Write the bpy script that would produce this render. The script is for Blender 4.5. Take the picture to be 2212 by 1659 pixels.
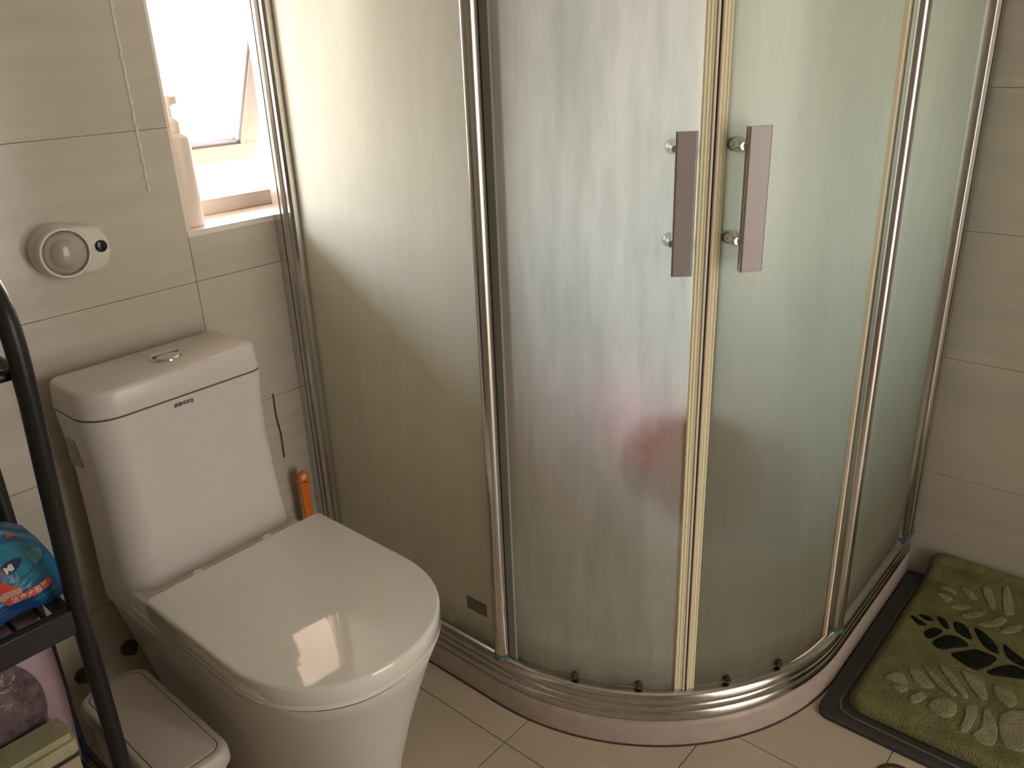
import bpy, bmesh, math, random
from mathutils import Vector, Matrix
random.seed(4)
for o in list(bpy.data.objects): bpy.data.objects.remove(o)
SC = bpy.context.scene
COL = SC.collection
PI = math.pi
R = math.radians

# ------------------------------------------------------------------ camera
cam_d = bpy.data.cameras.new('camera'); cam = bpy.data.objects.new('camera', cam_d); COL.objects.link(cam)
cam_d.sensor_width = 36.0; cam_d.lens = 28.92; cam_d.clip_start = .02; cam_d.clip_end = 100
rt = Vector((0.65161, -0.75762, -0.03757)); up = Vector((0.31230, 0.22281, 0.92348)); fw = Vector((0.69128, 0.61349, -0.38179))
m = Matrix((rt, up, -fw)).transposed().to_4x4(); m.translation = (-1.95167, -1.52367, 1.29888)
cam.matrix_world = m
SC.camera = cam

# ------------------------------------------------------------------ light and exposure
SC.view_settings.view_transform = 'Standard'; SC.view_settings.look = 'None'
SC.view_settings.gamma = 1; SC.view_settings.use_curve_mapping = False
SC.view_settings.exposure = 0.0
W = bpy.data.worlds.new('sky'); SC.world = W; W.use_nodes = True
wn = W.node_tree.nodes; wl = W.node_tree.links; wn.clear()
wo = wn.new('ShaderNodeOutputWorld'); bg = wn.new('ShaderNodeBackground'); tc = wn.new('ShaderNodeTexCoord')
sx = wn.new('ShaderNodeSeparateXYZ'); mr = wn.new('ShaderNodeMapRange'); cr = wn.new('ShaderNodeValToRGB')
wl.new(tc.outputs['Generated'], sx.inputs[0]); wl.new(sx.outputs['Z'], mr.inputs['Value'])
mr.inputs['From Min'].default_value = -.4; mr.inputs['From Max'].default_value = 1
wl.new(mr.outputs[0], cr.inputs[0])
e = cr.color_ramp.elements
e[0].position = 0; e[0].color = (.13, .095, .075, 1)
e[1].position = 1; e[1].color = (.62, .78, 1, 1)
x = cr.color_ramp.elements.new(.27); x.color = (.20, .155, .12, 1)
x = cr.color_ramp.elements.new(.34); x.color = (1, .95, .90, 1)
x = cr.color_ramp.elements.new(.50); x.color = (.86, .94, 1, 1)
wl.new(cr.outputs[0], bg.inputs[0]); bg.inputs[1].default_value = 46.0; wl.new(bg.outputs[0], wo.inputs[0])
SC.cycles.max_bounces = 12; SC.cycles.transparent_max_bounces = 16; SC.cycles.diffuse_bounces = 6
SC.cycles.transmission_bounces = 8; SC.cycles.glossy_bounces = 5
SC.cycles.caustics_reflective = False; SC.cycles.caustics_refractive = True
SC.cycles.sample_clamp_indirect = 6

def area(name, loc, rot, sx_, sy_, power, col, portal=False):
    l = bpy.data.lights.new(name, 'AREA'); l.shape = 'RECTANGLE'; l.size = sx_; l.size_y = sy_; l.energy = power; l.color = col
    if portal: l.cycles.is_portal = True
    o = bpy.data.objects.new(name, l); COL.objects.link(o); o.location = loc; o.rotation_euler = rot
    return o
area('window_portal', (-.79, .23, 1.37), (R(-90), 0, 0), .80, .80, 1, (1, 1, 1), True)
area('added_hall_fill', (-1.0, -3.6, 1.15), (R(90), 0, 0), 1.4, 2.0, 39, (1, .93, .87))  # added fill lamp in an unseen hallway behind the camera

# ------------------------------------------------------------------ materials
def newmat(name):
    mt = bpy.data.materials.new(name); mt.use_nodes = True
    nt = mt.node_tree; p = nt.nodes['Principled BSDF']
    return mt, nt, p
def pmat(name, col, rough=.5, metal=0, coat=0, noise=None, bump=None, spec=.5, trans=0, ior=1.45, aniso=None):
    """noise=(scale vector, amount) mottles the colour; bump=(scale vector, strength, distance)"""
    mt, nt, p = newmat(name)
    p.inputs['Base Color'].default_value = (*col, 1); p.inputs['Roughness'].default_value = rough
    p.inputs['Metallic'].default_value = metal; p.inputs['Coat Weight'].default_value = coat
    p.inputs['Specular IOR Level'].default_value = spec; p.inputs['IOR'].default_value = ior
    p.inputs['Transmission Weight'].default_value = trans
    g = nt.nodes.new('ShaderNodeNewGeometry')
    if noise:
        mp = nt.nodes.new('ShaderNodeMapping'); mp.inputs['Scale'].default_value = noise[0]
        n = nt.nodes.new('ShaderNodeTexNoise'); n.inputs['Scale'].default_value = 1; n.inputs['Detail'].default_value = 6; n.inputs['Roughness'].default_value = .6
        c = nt.nodes.new('ShaderNodeValToRGB'); a = noise[1]
        c.color_ramp.elements[0].position = .3; c.color_ramp.elements[1].position = .7
        c.color_ramp.elements[0].color = (*[v*(1-a) for v in col], 1); c.color_ramp.elements[1].color = (*[min(1, v*(1+a*.6)) for v in col], 1)
        nt.links.new(g.outputs['Position'], mp.inputs[0]); nt.links.new(mp.outputs[0], n.inputs[0]); nt.links.new(n.outputs[0], c.inputs[0]); nt.links.new(c.outputs[0], p.inputs['Base Color'])
    if bump:
        mp = nt.nodes.new('ShaderNodeMapping'); mp.inputs['Scale'].default_value = bump[0]
        n = nt.nodes.new('ShaderNodeTexNoise'); n.inputs['Scale'].default_value = 1; n.inputs['Detail'].default_value = 4
        b = nt.nodes.new('ShaderNodeBump'); b.inputs['Strength'].default_value = bump[1]; b.inputs['Distance'].default_value = bump[2]
        nt.links.new(g.outputs['Position'], mp.inputs[0]); nt.links.new(mp.outputs[0], n.inputs[0]); nt.links.new(n.outputs[0], b.inputs['Height']); nt.links.new(b.outputs[0], p.inputs['Normal'])
    return mt
M = {}
M['tile'] = pmat('wall_tile', (.57, .52, .44), .16, noise=((2.2, 2.2, 26), .10), bump=((5, 5, 8), .12, .01))
M['floortile'] = pmat('floor_tile', (.60, .52, .40), .30, noise=((9, 9, 9), .09), bump=((14, 14, 14), .1, .005))
M['grout'] = pmat('grout', (.47, .42, .345), .8)
M['paint'] = pmat('ceiling_paint', (.88, .86, .81), .8)
M['ceramic'] = pmat('ceramic', (.71, .67, .63), .30, coat=.12)
M['lid'] = pmat('lid_plastic', (.90, .87, .82), .06, coat=.9)
M['gap'] = pmat('dark_matte', (.05, .045, .04), .7)  # near-black filling for seat, button and door gaps, and the cable
M['chrome'] = pmat('chrome', (.80, .80, .80), .13, metal=1)
M['rail'] = pmat('rail_aluminium', (.60, .58, .55), .20, metal=1, noise=((40, 40, 40), .12))
M['alu'] = pmat('satin_aluminium', (.66, .645, .62), .20, metal=1, noise=((30, 30, 4), .08))
M['handle'] = pmat('brushed_handle_face', (.36, .315, .31), .5, metal=.35)
M['handle_edge'] = pmat('polished_handle_edge', (.80, .79, .74), .15, metal=1)
M['stone'] = pmat('curb_stone', (.46, .38, .33), .35, noise=((30, 30, 30), .12), bump=((25, 25, 25), .1, .004))
M['dirt'] = pmat('dark_joint_grime', (.08, .055, .035), .8, noise=((60, 60, 60), .5))
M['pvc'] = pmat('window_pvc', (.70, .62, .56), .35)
M['sill'] = pmat('sill_stone', (.86, .80, .74), .30)
M['gasket'] = pmat('window_gasket', (.22, .23, .28), .6)
M['teal'] = pmat('green_corroded_cap', (.09, .20, .18), .6, noise=((90, 90, 90), .45))
M['silicone'] = pmat('silicone_bead', (.72, .67, .62), .2)
M['white'] = pmat('white_plastic', (.72, .67, .61), .35)
M['black'] = pmat('black_lens', (.012, .012, .014), .2)
M['clear'] = pmat('clear_plastic', (.90, .86, .78), .06, trans=.75)
M['blackmetal'] = pmat('black_rack_metal', (.016, .015, .014), .38, bump=((80, 80, 80), .2, .003))
M['orange'] = pmat('orange_plastic', (.80, .20, .03), .35)
M['bottle'] = pmat('pump_bottle_plastic', (.86, .74, .64), .35)
M['bin'] = pmat('bin_plastic', (.66, .60, .53), .40)
M['bindark'] = pmat('bin_groove', (.15, .12, .09), .6)
M['matrub'] = pmat('dark_mat_rubber', (.055, .054, .048), .65, bump=((120, 120, 120), .3, .003))
M['matline'] = pmat('mat_seam', (.16, .14, .11), .6)
M['rug'] = pmat('green_rug_pile', (.230, .218, .098), .95, noise=((22, 22, 22), .22), bump=((260, 260, 260), .9, .006), spec=.1)
M['ruglight'] = pmat('pale_leaf_pile', (.34, .315, .19), .95, noise=((30, 30, 30), .22), bump=((260, 260, 260), .9, .006), spec=.1)
M['rugdark'] = pmat('dark_leaf_pile', (.020, .024, .016), .95, noise=((60, 60, 60), .4), bump=((260, 260, 260), .9, .006), spec=.1)
M['pink'] = pmat('pink_mesh', (.80, .10, .16), .6)
M['cord'] = pmat('cord', (.7, .6, .6), .7)
M['packblue'] = pmat('blue_film', (.006, .13, .30), .28, noise=((14, 14, 20), .25))
M['packdeep'] = pmat('deep_blue_print', (.012, .055, .22), .3)
M['packteal'] = pmat('teal_print', (.025, .20, .30), .3, noise=((30, 30, 30), .2))
M['packpale'] = pmat('pale_teal_print', (.09, .32, .34), .3)
M['red'] = pmat('red_print', (.75, .07, .04), .35)
M['navy'] = pmat('navy_print', (.02, .02, .12), .35)
M['cream'] = pmat('cream_print', (.80, .70, .58), .45)
M['skin'] = pmat('peach_print', (.62, .36, .28), .45)
M['lav'] = pmat('lavender_film', (.40, .28, .34), .35, noise=((30, 30, 30), .12))
M['lavdark'] = pmat('dark_clear_window_film', (.17, .12, .135), .18, noise=((60, 60, 60), .5), bump=((45, 45, 45), .6, .01))
M['box'] = pmat('beige_card', (.46, .37, .27), .6)
M['boxgreen'] = pmat('pale_green_card', (.46, .44, .28), .55, noise=((24, 24, 24), .25))
M['boxdark'] = pmat('dark_print', (.03, .04, .025), .5, noise=((50, 50, 50), .6))
M['drain'] = pmat('drain_metal', (.20, .13, .09), .4, metal=.8)
M['slab'] = pmat('added_slab_white', (.88, .83, .78), .9)  # kept white so the added slab bounces light through the window
M['sash'] = pmat('sash_pvc_darkened', (.20, .165, .14), .4)  # sash colour darkened to offset the strong light falling on it
M['wood'] = pmat('door_frame_paint', (.60, .52, .42), .5)

def glassmat(name, col, blotch, clear_amt, rr=.6):
    """acid-etched outer face: light scatters through it; blotches and runs are hard-water deposits"""
    mt = bpy.data.materials.new(name); mt.use_nodes = True; nt = mt.node_tree; nt.nodes.clear(); N = nt.nodes.new; L = nt.links.new
    out = N('ShaderNodeOutputMaterial'); g = N('ShaderNodeNewGeometry')
    mp = N('ShaderNodeMapping'); mp.inputs['Scale'].default_value = (34, 34, 5); L(g.outputs['Position'], mp.inputs[0])
    n = N('ShaderNodeTexNoise'); n.inputs['Scale'].default_value = 1; n.inputs['Detail'].default_value = 8; n.inputs['Roughness'].default_value = .62; L(mp.outputs[0], n.inputs[0])
    mp2 = N('ShaderNodeMapping'); mp2.inputs['Scale'].default_value = (7, 7, 2.5); L(g.outputs['Position'], mp2.inputs[0])
    n2 = N('ShaderNodeTexNoise'); n2.inputs['Scale'].default_value = 1; n2.inputs['Detail'].default_value = 3; L(mp2.outputs[0], n2.inputs[0])
    mul = N('ShaderNodeMath'); mul.operation = 'MULTIPLY'; L(n.outputs[0], mul.inputs[0]); L(n2.outputs[0], mul.inputs[1])
    ra = N('ShaderNodeValToRGB'); ra.color_ramp.elements[0].position = .14; ra.color_ramp.elements[1].position = .38
    a = blotch
    ra.color_ramp.elements[0].color = (*[v*(1-a) for v in col], 1); ra.color_ramp.elements[1].color = (*[min(1, v*(1+a)) for v in col], 1); L(mul.outputs[0], ra.inputs[0])
    # rusty grime creeping up from the bottom rail
    sp = N('ShaderNodeSeparateXYZ'); L(g.outputs['Position'], sp.inputs[0])
    mz = N('ShaderNodeMapRange'); mz.inputs['From Min'].default_value = .125; mz.inputs['From Max'].default_value = .20; mz.inputs['To Min'].default_value = 1; mz.inputs['To Max'].default_value = 0; L(sp.outputs['Z'], mz.inputs['Value'])
    n3 = N('ShaderNodeTexNoise'); n3.inputs['Scale'].default_value = 26; n3.inputs['Detail'].default_value = 5; L(g.outputs['Position'], n3.inputs[0])
    mm = N('ShaderNodeMath'); mm.operation = 'MULTIPLY'; L(mz.outputs[0], mm.inputs[0]); L(n3.outputs[0], mm.inputs[1])
    mx = N('ShaderNodeMix'); mx.data_type = 'RGBA'; L(mm.outputs[0], mx.inputs[0]); L(ra.outputs[0], mx.inputs[6]); mx.inputs[7].default_value = (.16, .11, .05, 1)
    bp = N('ShaderNodeBump'); bp.inputs['Strength'].default_value = .10; bp.inputs['Distance'].default_value = .002*blotch/.12; L(n.outputs[0], bp.inputs['Height'])
    df = N('ShaderNodeBsdfDiffuse'); tr = N('ShaderNodeBsdfTranslucent'); rf = N('ShaderNodeBsdfRefraction'); gl = N('ShaderNodeBsdfGlossy')
    rf.inputs['Roughness'].default_value = rr; rf.inputs['IOR'].default_value = 1.18; gl.inputs['Roughness'].default_value = .42
    for s in (df, tr, rf): L(mx.outputs[2], s.inputs['Color'])
    gl.inputs['Color'].default_value = (.9, .9, .9, 1)
    for s in (df, gl): L(bp.outputs[0], s.inputs['Normal'])
    m1 = N('ShaderNodeMixShader'); m1.inputs[0].default_value = .72; L(df.outputs[0], m1.inputs[1]); L(tr.outputs[0], m1.inputs[2])
    m2 = N('ShaderNodeMixShader'); m2.inputs[0].default_value = clear_amt; L(m1.outputs[0], m2.inputs[1]); L(rf.outputs[0], m2.inputs[2])
    m3 = N('ShaderNodeMixShader'); m3.inputs[0].default_value = .07; L(m2.outputs[0], m3.inputs[1]); L(gl.outputs[0], m3.inputs[2])
    L(m3.outputs[0], out.inputs[0])
    return mt
M['frost'] = glassmat('frosted_glass', (.86, .82, .725), .04, .02, .95)
M['frostright'] = glassmat('frosted_glass_dimmed_right', (.58, .62, .53), .05, .50)  # same frosted glass; dimmer light on the right put into its colour
M['frostdoor'] = glassmat('frosted_glass_with_water_stains', (.92, .95, .93), .17, .20, .72)
def sealmat(name, col):
    mt = bpy.data.materials.new(name); mt.use_nodes = True; nt = mt.node_tree; nt.nodes.clear(); N = nt.nodes.new; L = nt.links.new
    out = N('ShaderNodeOutputMaterial'); d_ = N('ShaderNodeBsdfDiffuse'); t = N('ShaderNodeBsdfTranslucent'); g = N('ShaderNodeBsdfGlossy'); g.inputs['Roughness'].default_value = .2
    d_.inputs[0].default_value = (*col, 1); t.inputs[0].default_value = (*col, 1)
    a = N('ShaderNodeMixShader'); a.inputs[0].default_value = .12; b = N('ShaderNodeMixShader'); b.inputs[0].default_value = .04
    L(d_.outputs[0], a.inputs[1]); L(t.outputs[0], a.inputs[2]); L(a.outputs[0], b.inputs[1]); L(g.outputs[0], b.inputs[2]); L(b.outputs[0], out.inputs[0]); return mt
M['seal'] = sealmat('yellowed_seal', (.95, .88, .60)); M['seal2'] = sealmat('cream_seal', (.95, .80, .60)); M['sealclear'] = sealmat('clear_seal', (.85, .82, .74))
def clearface(name, col):
    mt = bpy.data.materials.new(name); mt.use_nodes = True; nt = mt.node_tree; nt.nodes.clear(); N = nt.nodes.new; L = nt.links.new
    out = N('ShaderNodeOutputMaterial'); t = N('ShaderNodeBsdfTransparent'); t.inputs[0].default_value = (*col, 1)
    g = N('ShaderNodeBsdfGlossy'); g.inputs['Roughness'].default_value = .03;     mx = N('ShaderNodeMixShader'); mx.inputs[0].default_value = .07; L(t.outputs[0], mx.inputs[1]); L(g.outputs[0], mx.inputs[2]); L(mx.outputs[0], out.inputs[0]); return mt
M['clearface'] = clearface('smooth_glass_face', (.93, .97, .92))
M['pane'] = clearface('window_glass', (.97, .98, .98))

# ------------------------------------------------------------------ helpers
def obj(name, bm, mat, parent=None, smooth=True, bevel=0, kind=None, loc=None, seg=2, angle=35):
    me = bpy.data.meshes.new(name); bm.normal_update(); bm.to_mesh(me); bm.free()
    o = bpy.data.objects.new(name, me); COL.objects.link(o)
    for mm in (mat if isinstance(mat, (list, tuple)) else [mat]): me.materials.append(mm)
    if smooth:
        for p in me.polygons: p.use_smooth = True
        me.set_sharp_from_angle(angle=R(angle))
    if bevel:
        b = o.modifiers.new('bevel', 'BEVEL'); b.width = bevel; b.segments = seg; b.limit_method = 'ANGLE'; b.angle_limit = R(40)
        b.harden_normals = False
        for p in me.polygons: p.use_smooth = True
    if parent: o.parent = parent
    if kind: o['kind'] = kind
    if loc: o.location = loc
    return o
def tag(o, label, cat, group=None):
    o['label'] = label; o['category'] = cat
    if group: o['group'] = group
    return o
def thing(name, label, cat, loc=(0, 0, 0), rz=0, group=None):
    o = bpy.data.objects.new(name, None); COL.objects.link(o); o.empty_display_size = .05
    o.location = loc; o.rotation_euler = (0, 0, rz)
    return tag(o, label, cat, group)
def box(bm, a, b, mi=0):
    x0, y0, z0 = a; x1, y1, z1 = b
    v = [bm.verts.new(p) for p in ((x0, y0, z0), (x1, y0, z0), (x1, y1, z0), (x0, y1, z0), (x0, y0, z1), (x1, y0, z1), (x1, y1, z1), (x0, y1, z1))]
    for q in ((0, 3, 2, 1), (4, 5, 6, 7), (0, 1, 5, 4), (1, 2, 6, 5), (2, 3, 7, 6), (3, 0, 4, 7)):
        f = bm.faces.new([v[i] for i in q]); f.material_index = mi
    return bm
def BX(*args):
    bm = bmesh.new()
    for a, b in args: box(bm, a, b)
    return bm
def tube(bm, pts, r, n=12, cap=True):
    pts = [Vector(p) for p in pts]; rs = r if isinstance(r, (list, tuple)) else [r]*len(pts)
    rings = []; prev = None
    for i, p in enumerate(pts):
        t = (pts[min(i+1, len(pts)-1)] - pts[max(i-1, 0)]).normalized()
        if prev is None: u = t.orthogonal().normalized()
        else:
            u = (prev - t*prev.dot(t)).normalized()
        prev = u; w = t.cross(u)
        rings.append([bm.verts.new(p + (u*math.cos(a)+w*math.sin(a))*rs[i]) for a in [2*PI*k/n for k in range(n)]])
    for a, b in zip(rings, rings[1:]):
        for k in range(n): bm.faces.new((a[k], a[(k+1) % n], b[(k+1) % n], b[k]))
    if cap: bm.faces.new(list(reversed(rings[0]))); bm.faces.new(rings[-1])
    return bm
def loft(rings, cap=(True, True), closed=True, bm=None):
    bm = bm or bmesh.new(); V = [[bm.verts.new(p) for p in r] for r in rings]; n = len(V[0])
    for a, b in zip(V, V[1:]):
        for k in range(n if closed else n-1): bm.faces.new((a[k], a[(k+1) % n], b[(k+1) % n], b[k]))
    if cap[0]: bm.faces.new(list(reversed(V[0])))
    if cap[1]: bm.faces.new(V[-1])
    return bm
def lathe(prof, c=(0, 0, 0), n=32, axis='Z', bm=None):
    rings = []
    for r, z in prof:
        ring = []
        for k in range(n):
            a = 2*PI*k/n; p = (r*math.cos(a), r*math.sin(a), z)
            if axis == '-Y': p = (p[0], -p[2], p[1])
            ring.append((c[0]+p[0], c[1]+p[1], c[2]+p[2]))
        rings.append(ring)
    return loft(rings, bm=bm)
def rrect(x0, x1, y0, y1, r, z, n=6):
    rr = r if isinstance(r, (list, tuple)) else [r]*4   # corners: x1y1, x0y1, x0y0, x1y0
    out = []
    for (cx, cy, a0, q) in ((x1-rr[0], y1-rr[0], 0, 0), (x0+rr[1], y1-rr[1], 90, 1), (x0+rr[2], y0+rr[2], 180, 2), (x1-rr[3], y0+rr[3], 270, 3)):
        for k in range(n+1):
            a = R(a0+90*k/n); out.append((cx+rr[q]*math.cos(a), cy+rr[q]*math.sin(a), z))
    return out
def textmesh(s, size, bold=0, extrude=.0004):
    c = bpy.data.curves.new('t', 'FONT'); c.body = s; c.size = size; c.extrude = extrude; c.offset = bold; c.align_x = 'CENTER'; c.align_y = 'CENTER'
    o = bpy.data.objects.new('t', c); COL.objects.link(o)
    bpy.context.view_layer.update()
    me = bpy.data.meshes.new_from_object(o.evaluated_get(bpy.context.evaluated_depsgraph_get()))
    bpy.data.objects.remove(o); bpy.data.curves.remove(c)
    bm = bmesh.new(); bm.from_mesh(me); bpy.data.meshes.remove(me)
    return bm

# ------------------------------------------------------------------ room shell
XW = .035        # right wall face
TH = .004        # tile thickness
def struct(name, bm, mat, parent=None):
    return obj(name, bm, mat, parent, smooth=False, kind='structure')
WIN = (-1.166, -.42, .985, 1.75)      # x0,x1,z0,z1 of the window opening, widened out of sight for more shower light
XL, YF, ZC = -2.40, -2.60, 2.45
# wall cores (behind tiles)
bm = bmesh.new(); y0, y1 = TH, .24
box(bm, (XL-.1, y0, 0), (WIN[0], y1, ZC)); box(bm, (WIN[1], y0, 0), (XW+.1, y1, ZC))
box(bm, (WIN[0], y0, 0), (WIN[1], y1, WIN[2]-.012)); box(bm, (WIN[0], y0, WIN[3]), (WIN[1], y1, ZC))
wall_back = struct('wall_back', bm, M['grout'])
wall_right = struct('wall_right', BX(((XW+TH, YF, 0), (XW+.12, y0, ZC))), M['grout'])
wall_left = struct('wall_left', BX(((XL-.12, YF, 0), (XL-TH, y0, ZC))), M['grout'])
wall_front = struct('wall_front', BX(((XL-.1, YF-.12, 0), (-1.45, YF-TH, ZC)), ((-.55, YF-.12, 0), (XW+.1, YF-TH, ZC)), ((-1.45, YF-.12, 2.05), (-.55, YF-TH, ZC))), M['grout'])
floor = struct('floor', BX(((XL-.1, YF-.1, -.06), (XW+.1, .1, -TH))), M['grout'])
ceiling = struct('ceiling', BX(((XL-.1, YF-.1, ZC), (XW+.1, .25, ZC+.08))), M['paint'])
hall = struct('wall_hallway', BX(((-2.2, -4.0, -.06), (-2.1, YF-.12, ZC)), ((.2, -4.0, -.06), (.3, YF-.12, ZC)), ((-2.2, -4.1, -.06), (.3, -4.0, ZC)), ((-2.2, -4.1, ZC), (.3, YF-.1, ZC+.08)), ((-2.2, -4.1, -.14), (.3, YF-.1, -.06))), M['paint'])
trim_1 = struct('trim_1', BX(((-1.45, YF-.13, 0), (-1.41, YF+.01, 2.05)), ((-.59, YF-.13, 0), (-.55, YF+.01, 2.05)), ((-1.45, YF-.13, 2.01), (-.55, YF+.01, 2.05))), M['wood'])

tile_cache = {}
def tile(name, w, h, mat, parent, loc, rot, hole=None):
    """a tile whose face looks along local +z, lower left corner at the local origin"""
    key = (round(w, 3), round(h, 3), mat.name)
    if key not in tile_cache:
        bm = bmesh.new(); b = .0005
        lo = [(0, 0), (w, 0), (w, h), (0, h)]; hi = [(b, b), (w-b, b), (w-b, h-b), (b, h-b)]
        rings = [[(x, y, 0) for x, y in lo], [(x, y, TH-b) for x, y in lo], [(x, y, TH) for x, y in hi]]
        loft(rings, bm=bm); me = bpy.data.meshes.new('tile'); bm.to_mesh(me); bm.free(); me.materials.append(mat); tile_cache[key] = me
    o = bpy.data.objects.new(name, tile_cache[key]); COL.objects.link(o); o.parent = parent; o.location = loc; o.rotation_euler = rot
    return o
G = .0010
def grid(a0, a1, lines): return [a0]+[l for l in lines if a0+.01 < l < a1-.01]+[a1]
zs = grid(0, ZC, [.002+.2945*k for k in range(1, 9)])
def tile_wall(parent, us, vs, place, hole=None):
    for u0, u1 in zip(us, us[1:]):
        for v0, v1 in zip(vs, vs[1:]):
            rects = [(u0, u1, v0, v1)]
            if hole:
                hx0, hx1, hz0, hz1 = hole
                if u0 < hx1 and u1 > hx0 and v0 < hz1 and v1 > hz0:
                    rects = []
                    if u0 < hx0: rects.append((u0, hx0, v0, v1))
                    if u1 > hx1: rects.append((hx1, u1, v0, v1))
                    a, b_ = max(u0, hx0), min(u1, hx1)
                    if v0 < hz0: rects.append((a, b_, v0, hz0))
                    if v1 > hz1: rects.append((a, b_, hz1, v1))
            for (p0, p1, q0, q1) in rects:
                if p1-p0 < .006 or q1-q0 < .006: continue
                gp0 = G/2 if p0 == u0 else 0; gp1 = G/2 if p1 == u1 else 0; gq0 = G/2 if q0 == v0 else 0; gq1 = G/2 if q1 == v1 else 0
                loc, rot = place(p0+gp0, q0+gq0)
                tile('tile', p1-p0-gp0-gp1, q1-q0-gq0-gq1, M['tile'], parent, loc, rot)
xs = grid(XL, XW, [-1.166-.6, -1.166, -.566])
tile_wall(wall_back, xs, zs, lambda u, v: ((u, TH, v), (R(90), 0, 0)), (WIN[0], WIN[1], WIN[2]-.012, WIN[3]))
ys = grid(0, 2.6, [.45, 1.05, 1.65, 2.25])
tile_wall(wall_right, [-a for a in reversed(ys)], zs, lambda u, v: ((XW+TH, u + 0, v), (R(90), 0, R(-90))) , None)
# right wall tiles run towards -y in local x; shift each by its own width
for o in wall_right.children:
    w = max(v.co.x for v in o.data.vertices); o.location.y += w
tile_wall(wall_left, [-a for a in reversed(ys)], zs, lambda u, v: ((XL-TH, u, v), (R(90), 0, R(90))), None)
def fplace(u, v): return ((u, YF-TH, v), (R(90), 0, R(180)))
tile_wall(wall_front, grid(XL, -1.45, [-2.0]), zs, fplace); tile_wall(wall_front, grid(-.55, XW, []), zs, fplace)
for o in wall_front.children:
    w = max(v.co.x for v in o.data.vertices); o.location.x += w
fx = grid(XL, XW, [-1.041+.303*k for k in range(-5, 5)]); fy = grid(YF, 0, [-.656-.303*k for k in range(-3, 8)][::-1])
for u0, u1 in zip(fx, fx[1:]):
    for v0, v1 in zip(fy, fy[1:]):
        tile('tile', u1-u0-.0022, v1-v0-.0022, M['floortile'], floor, (u0+.0011, v0+.0011, -TH), (0, 0, 0))
# old silicone bead on the wall beside the window
bm = bmesh.new(); pts = []; rs = []
for k in range(60):
    z = 1.07+.55*k/59; pts.append((-1.226+.0007*math.sin(k*1.7)+.0008*random.random(), .0002, z)); rs.append(max(.0007, .0027+.0016*math.sin(k*2.3)*(1 if z < 1.25 else .3)))
tube(bm, pts, rs, 8); obj('silicone_bead', bm, M['silicone'], wall_back)

# ------------------------------------------------------------------ window
win = bpy.data.objects.new('window_1', None); COL.objects.link(win); win['kind'] = 'structure'
FY0, FY1 = .128, .185
obj('window_sill', BX(((WIN[0], 0.0, WIN[2]-.012), (WIN[1], .24, WIN[2]))), M['sill'], win, bevel=.001)
obj('reveal_lining', BX(((WIN[0]-.0001, .002, WIN[2]), (WIN[0]+.006, .24, WIN[3])), ((WIN[1]-.006, .002, WIN[2]), (WIN[1], .24, WIN[3])), ((WIN[0], .002, WIN[3]-.006), (WIN[1], .24, WIN[3]))), M['sill'], win)
a, b_, c, d = WIN[0]+.006, WIN[1]-.006, WIN[2], WIN[3]-.006
b2_ = b_; b_ = -.686
obj('window_frame', BX(((a, FY0, c), (b_, FY1, c+.032)), ((a, FY0, d-.035), (b_, FY1, d)), ((a, FY0, c+.03), (a+.030, FY1, d-.03)), ((b_-.030, FY0, c+.03), (b_+.030, FY1, d-.03)), ((b_, FY0, c), (b2_, FY1, c+.032)), ((b_, FY0, d-.035), (b2_, FY1, d)), ((b2_-.030, FY0, c+.03), (b2_, FY1, d-.03))), M['pvc'], win, bevel=.002)
obj('added_side_pane', BX(((b_+.03, .150, c+.03), (b2_-.03, .154, d-.03))), M['pane'], win, smooth=False)  # unseen side pane added to let more daylight onto the shower glass
# sash hinged at the top, swung outward
SX0, SX1 = a+.008, b_-.012
HZ, HY = 1.695, .150; LEN = .725; TILT = math.atan(.49)
sash = bpy.data.objects.new('sash', None); COL.objects.link(sash); sash.parent = win
sash.location = (0, HY, HZ); sash.rotation_euler = (TILT, 0, 0)
bm = bmesh.new(); s = .052; t = .036
for p, q in (((SX0, 0, -LEN), (SX1, t, -LEN+s)), ((SX0, 0, -s), (SX1, t, 0)), ((SX0, 0, -LEN+s-.002), (SX0+s, t, -s+.002)), ((SX1-s, 0, -LEN+s-.002), (SX1, t, -s+.002))): box(bm, p, q)
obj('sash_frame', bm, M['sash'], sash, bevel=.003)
bm = bmesh.new(); i0, i1 = s, .008
for p, q in (((SX0+s-.012, -.006, -LEN+s-.012), (SX1-s+.012, 0, -LEN+s+.0)), ((SX0+s-.012, -.006, -s), (SX1-s+.012, 0, -s+.012)), ((SX0+s-.012, -.006, -LEN+s), (SX0+s, 0, -s)), ((SX1-s, -.006, -LEN+s), (SX1-s+.012, 0, -s))): box(bm, p, q)
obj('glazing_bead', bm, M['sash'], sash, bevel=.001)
bm = bmesh.new()
for p, q in (((SX0+s, .002, -LEN+s), (SX1-s, .016, -LEN+s+.006)), ((SX0+s, .002, -s-.006), (SX1-s, .016, -s)), ((SX0+s, .002, -LEN+s), (SX0+s+.006, .016, -s)), ((SX1-s-.006, .002, -LEN+s), (SX1-s, .016, -s))): box(bm, p, q)
obj('gasket', bm, M['gasket'], sash)
obj('window_pane', BX(((SX0+s, .008, -LEN+s), (SX1-s, .012, -s))), M['pane'], sash, smooth=False)
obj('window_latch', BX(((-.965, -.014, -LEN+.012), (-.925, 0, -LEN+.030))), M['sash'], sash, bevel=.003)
# unseen slab added outside above the window to block the high sky
struct('trim_2', BX(((-3.5, .24, 1.95), (2.0, 1.5, 2.10))), M['slab'])

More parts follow.
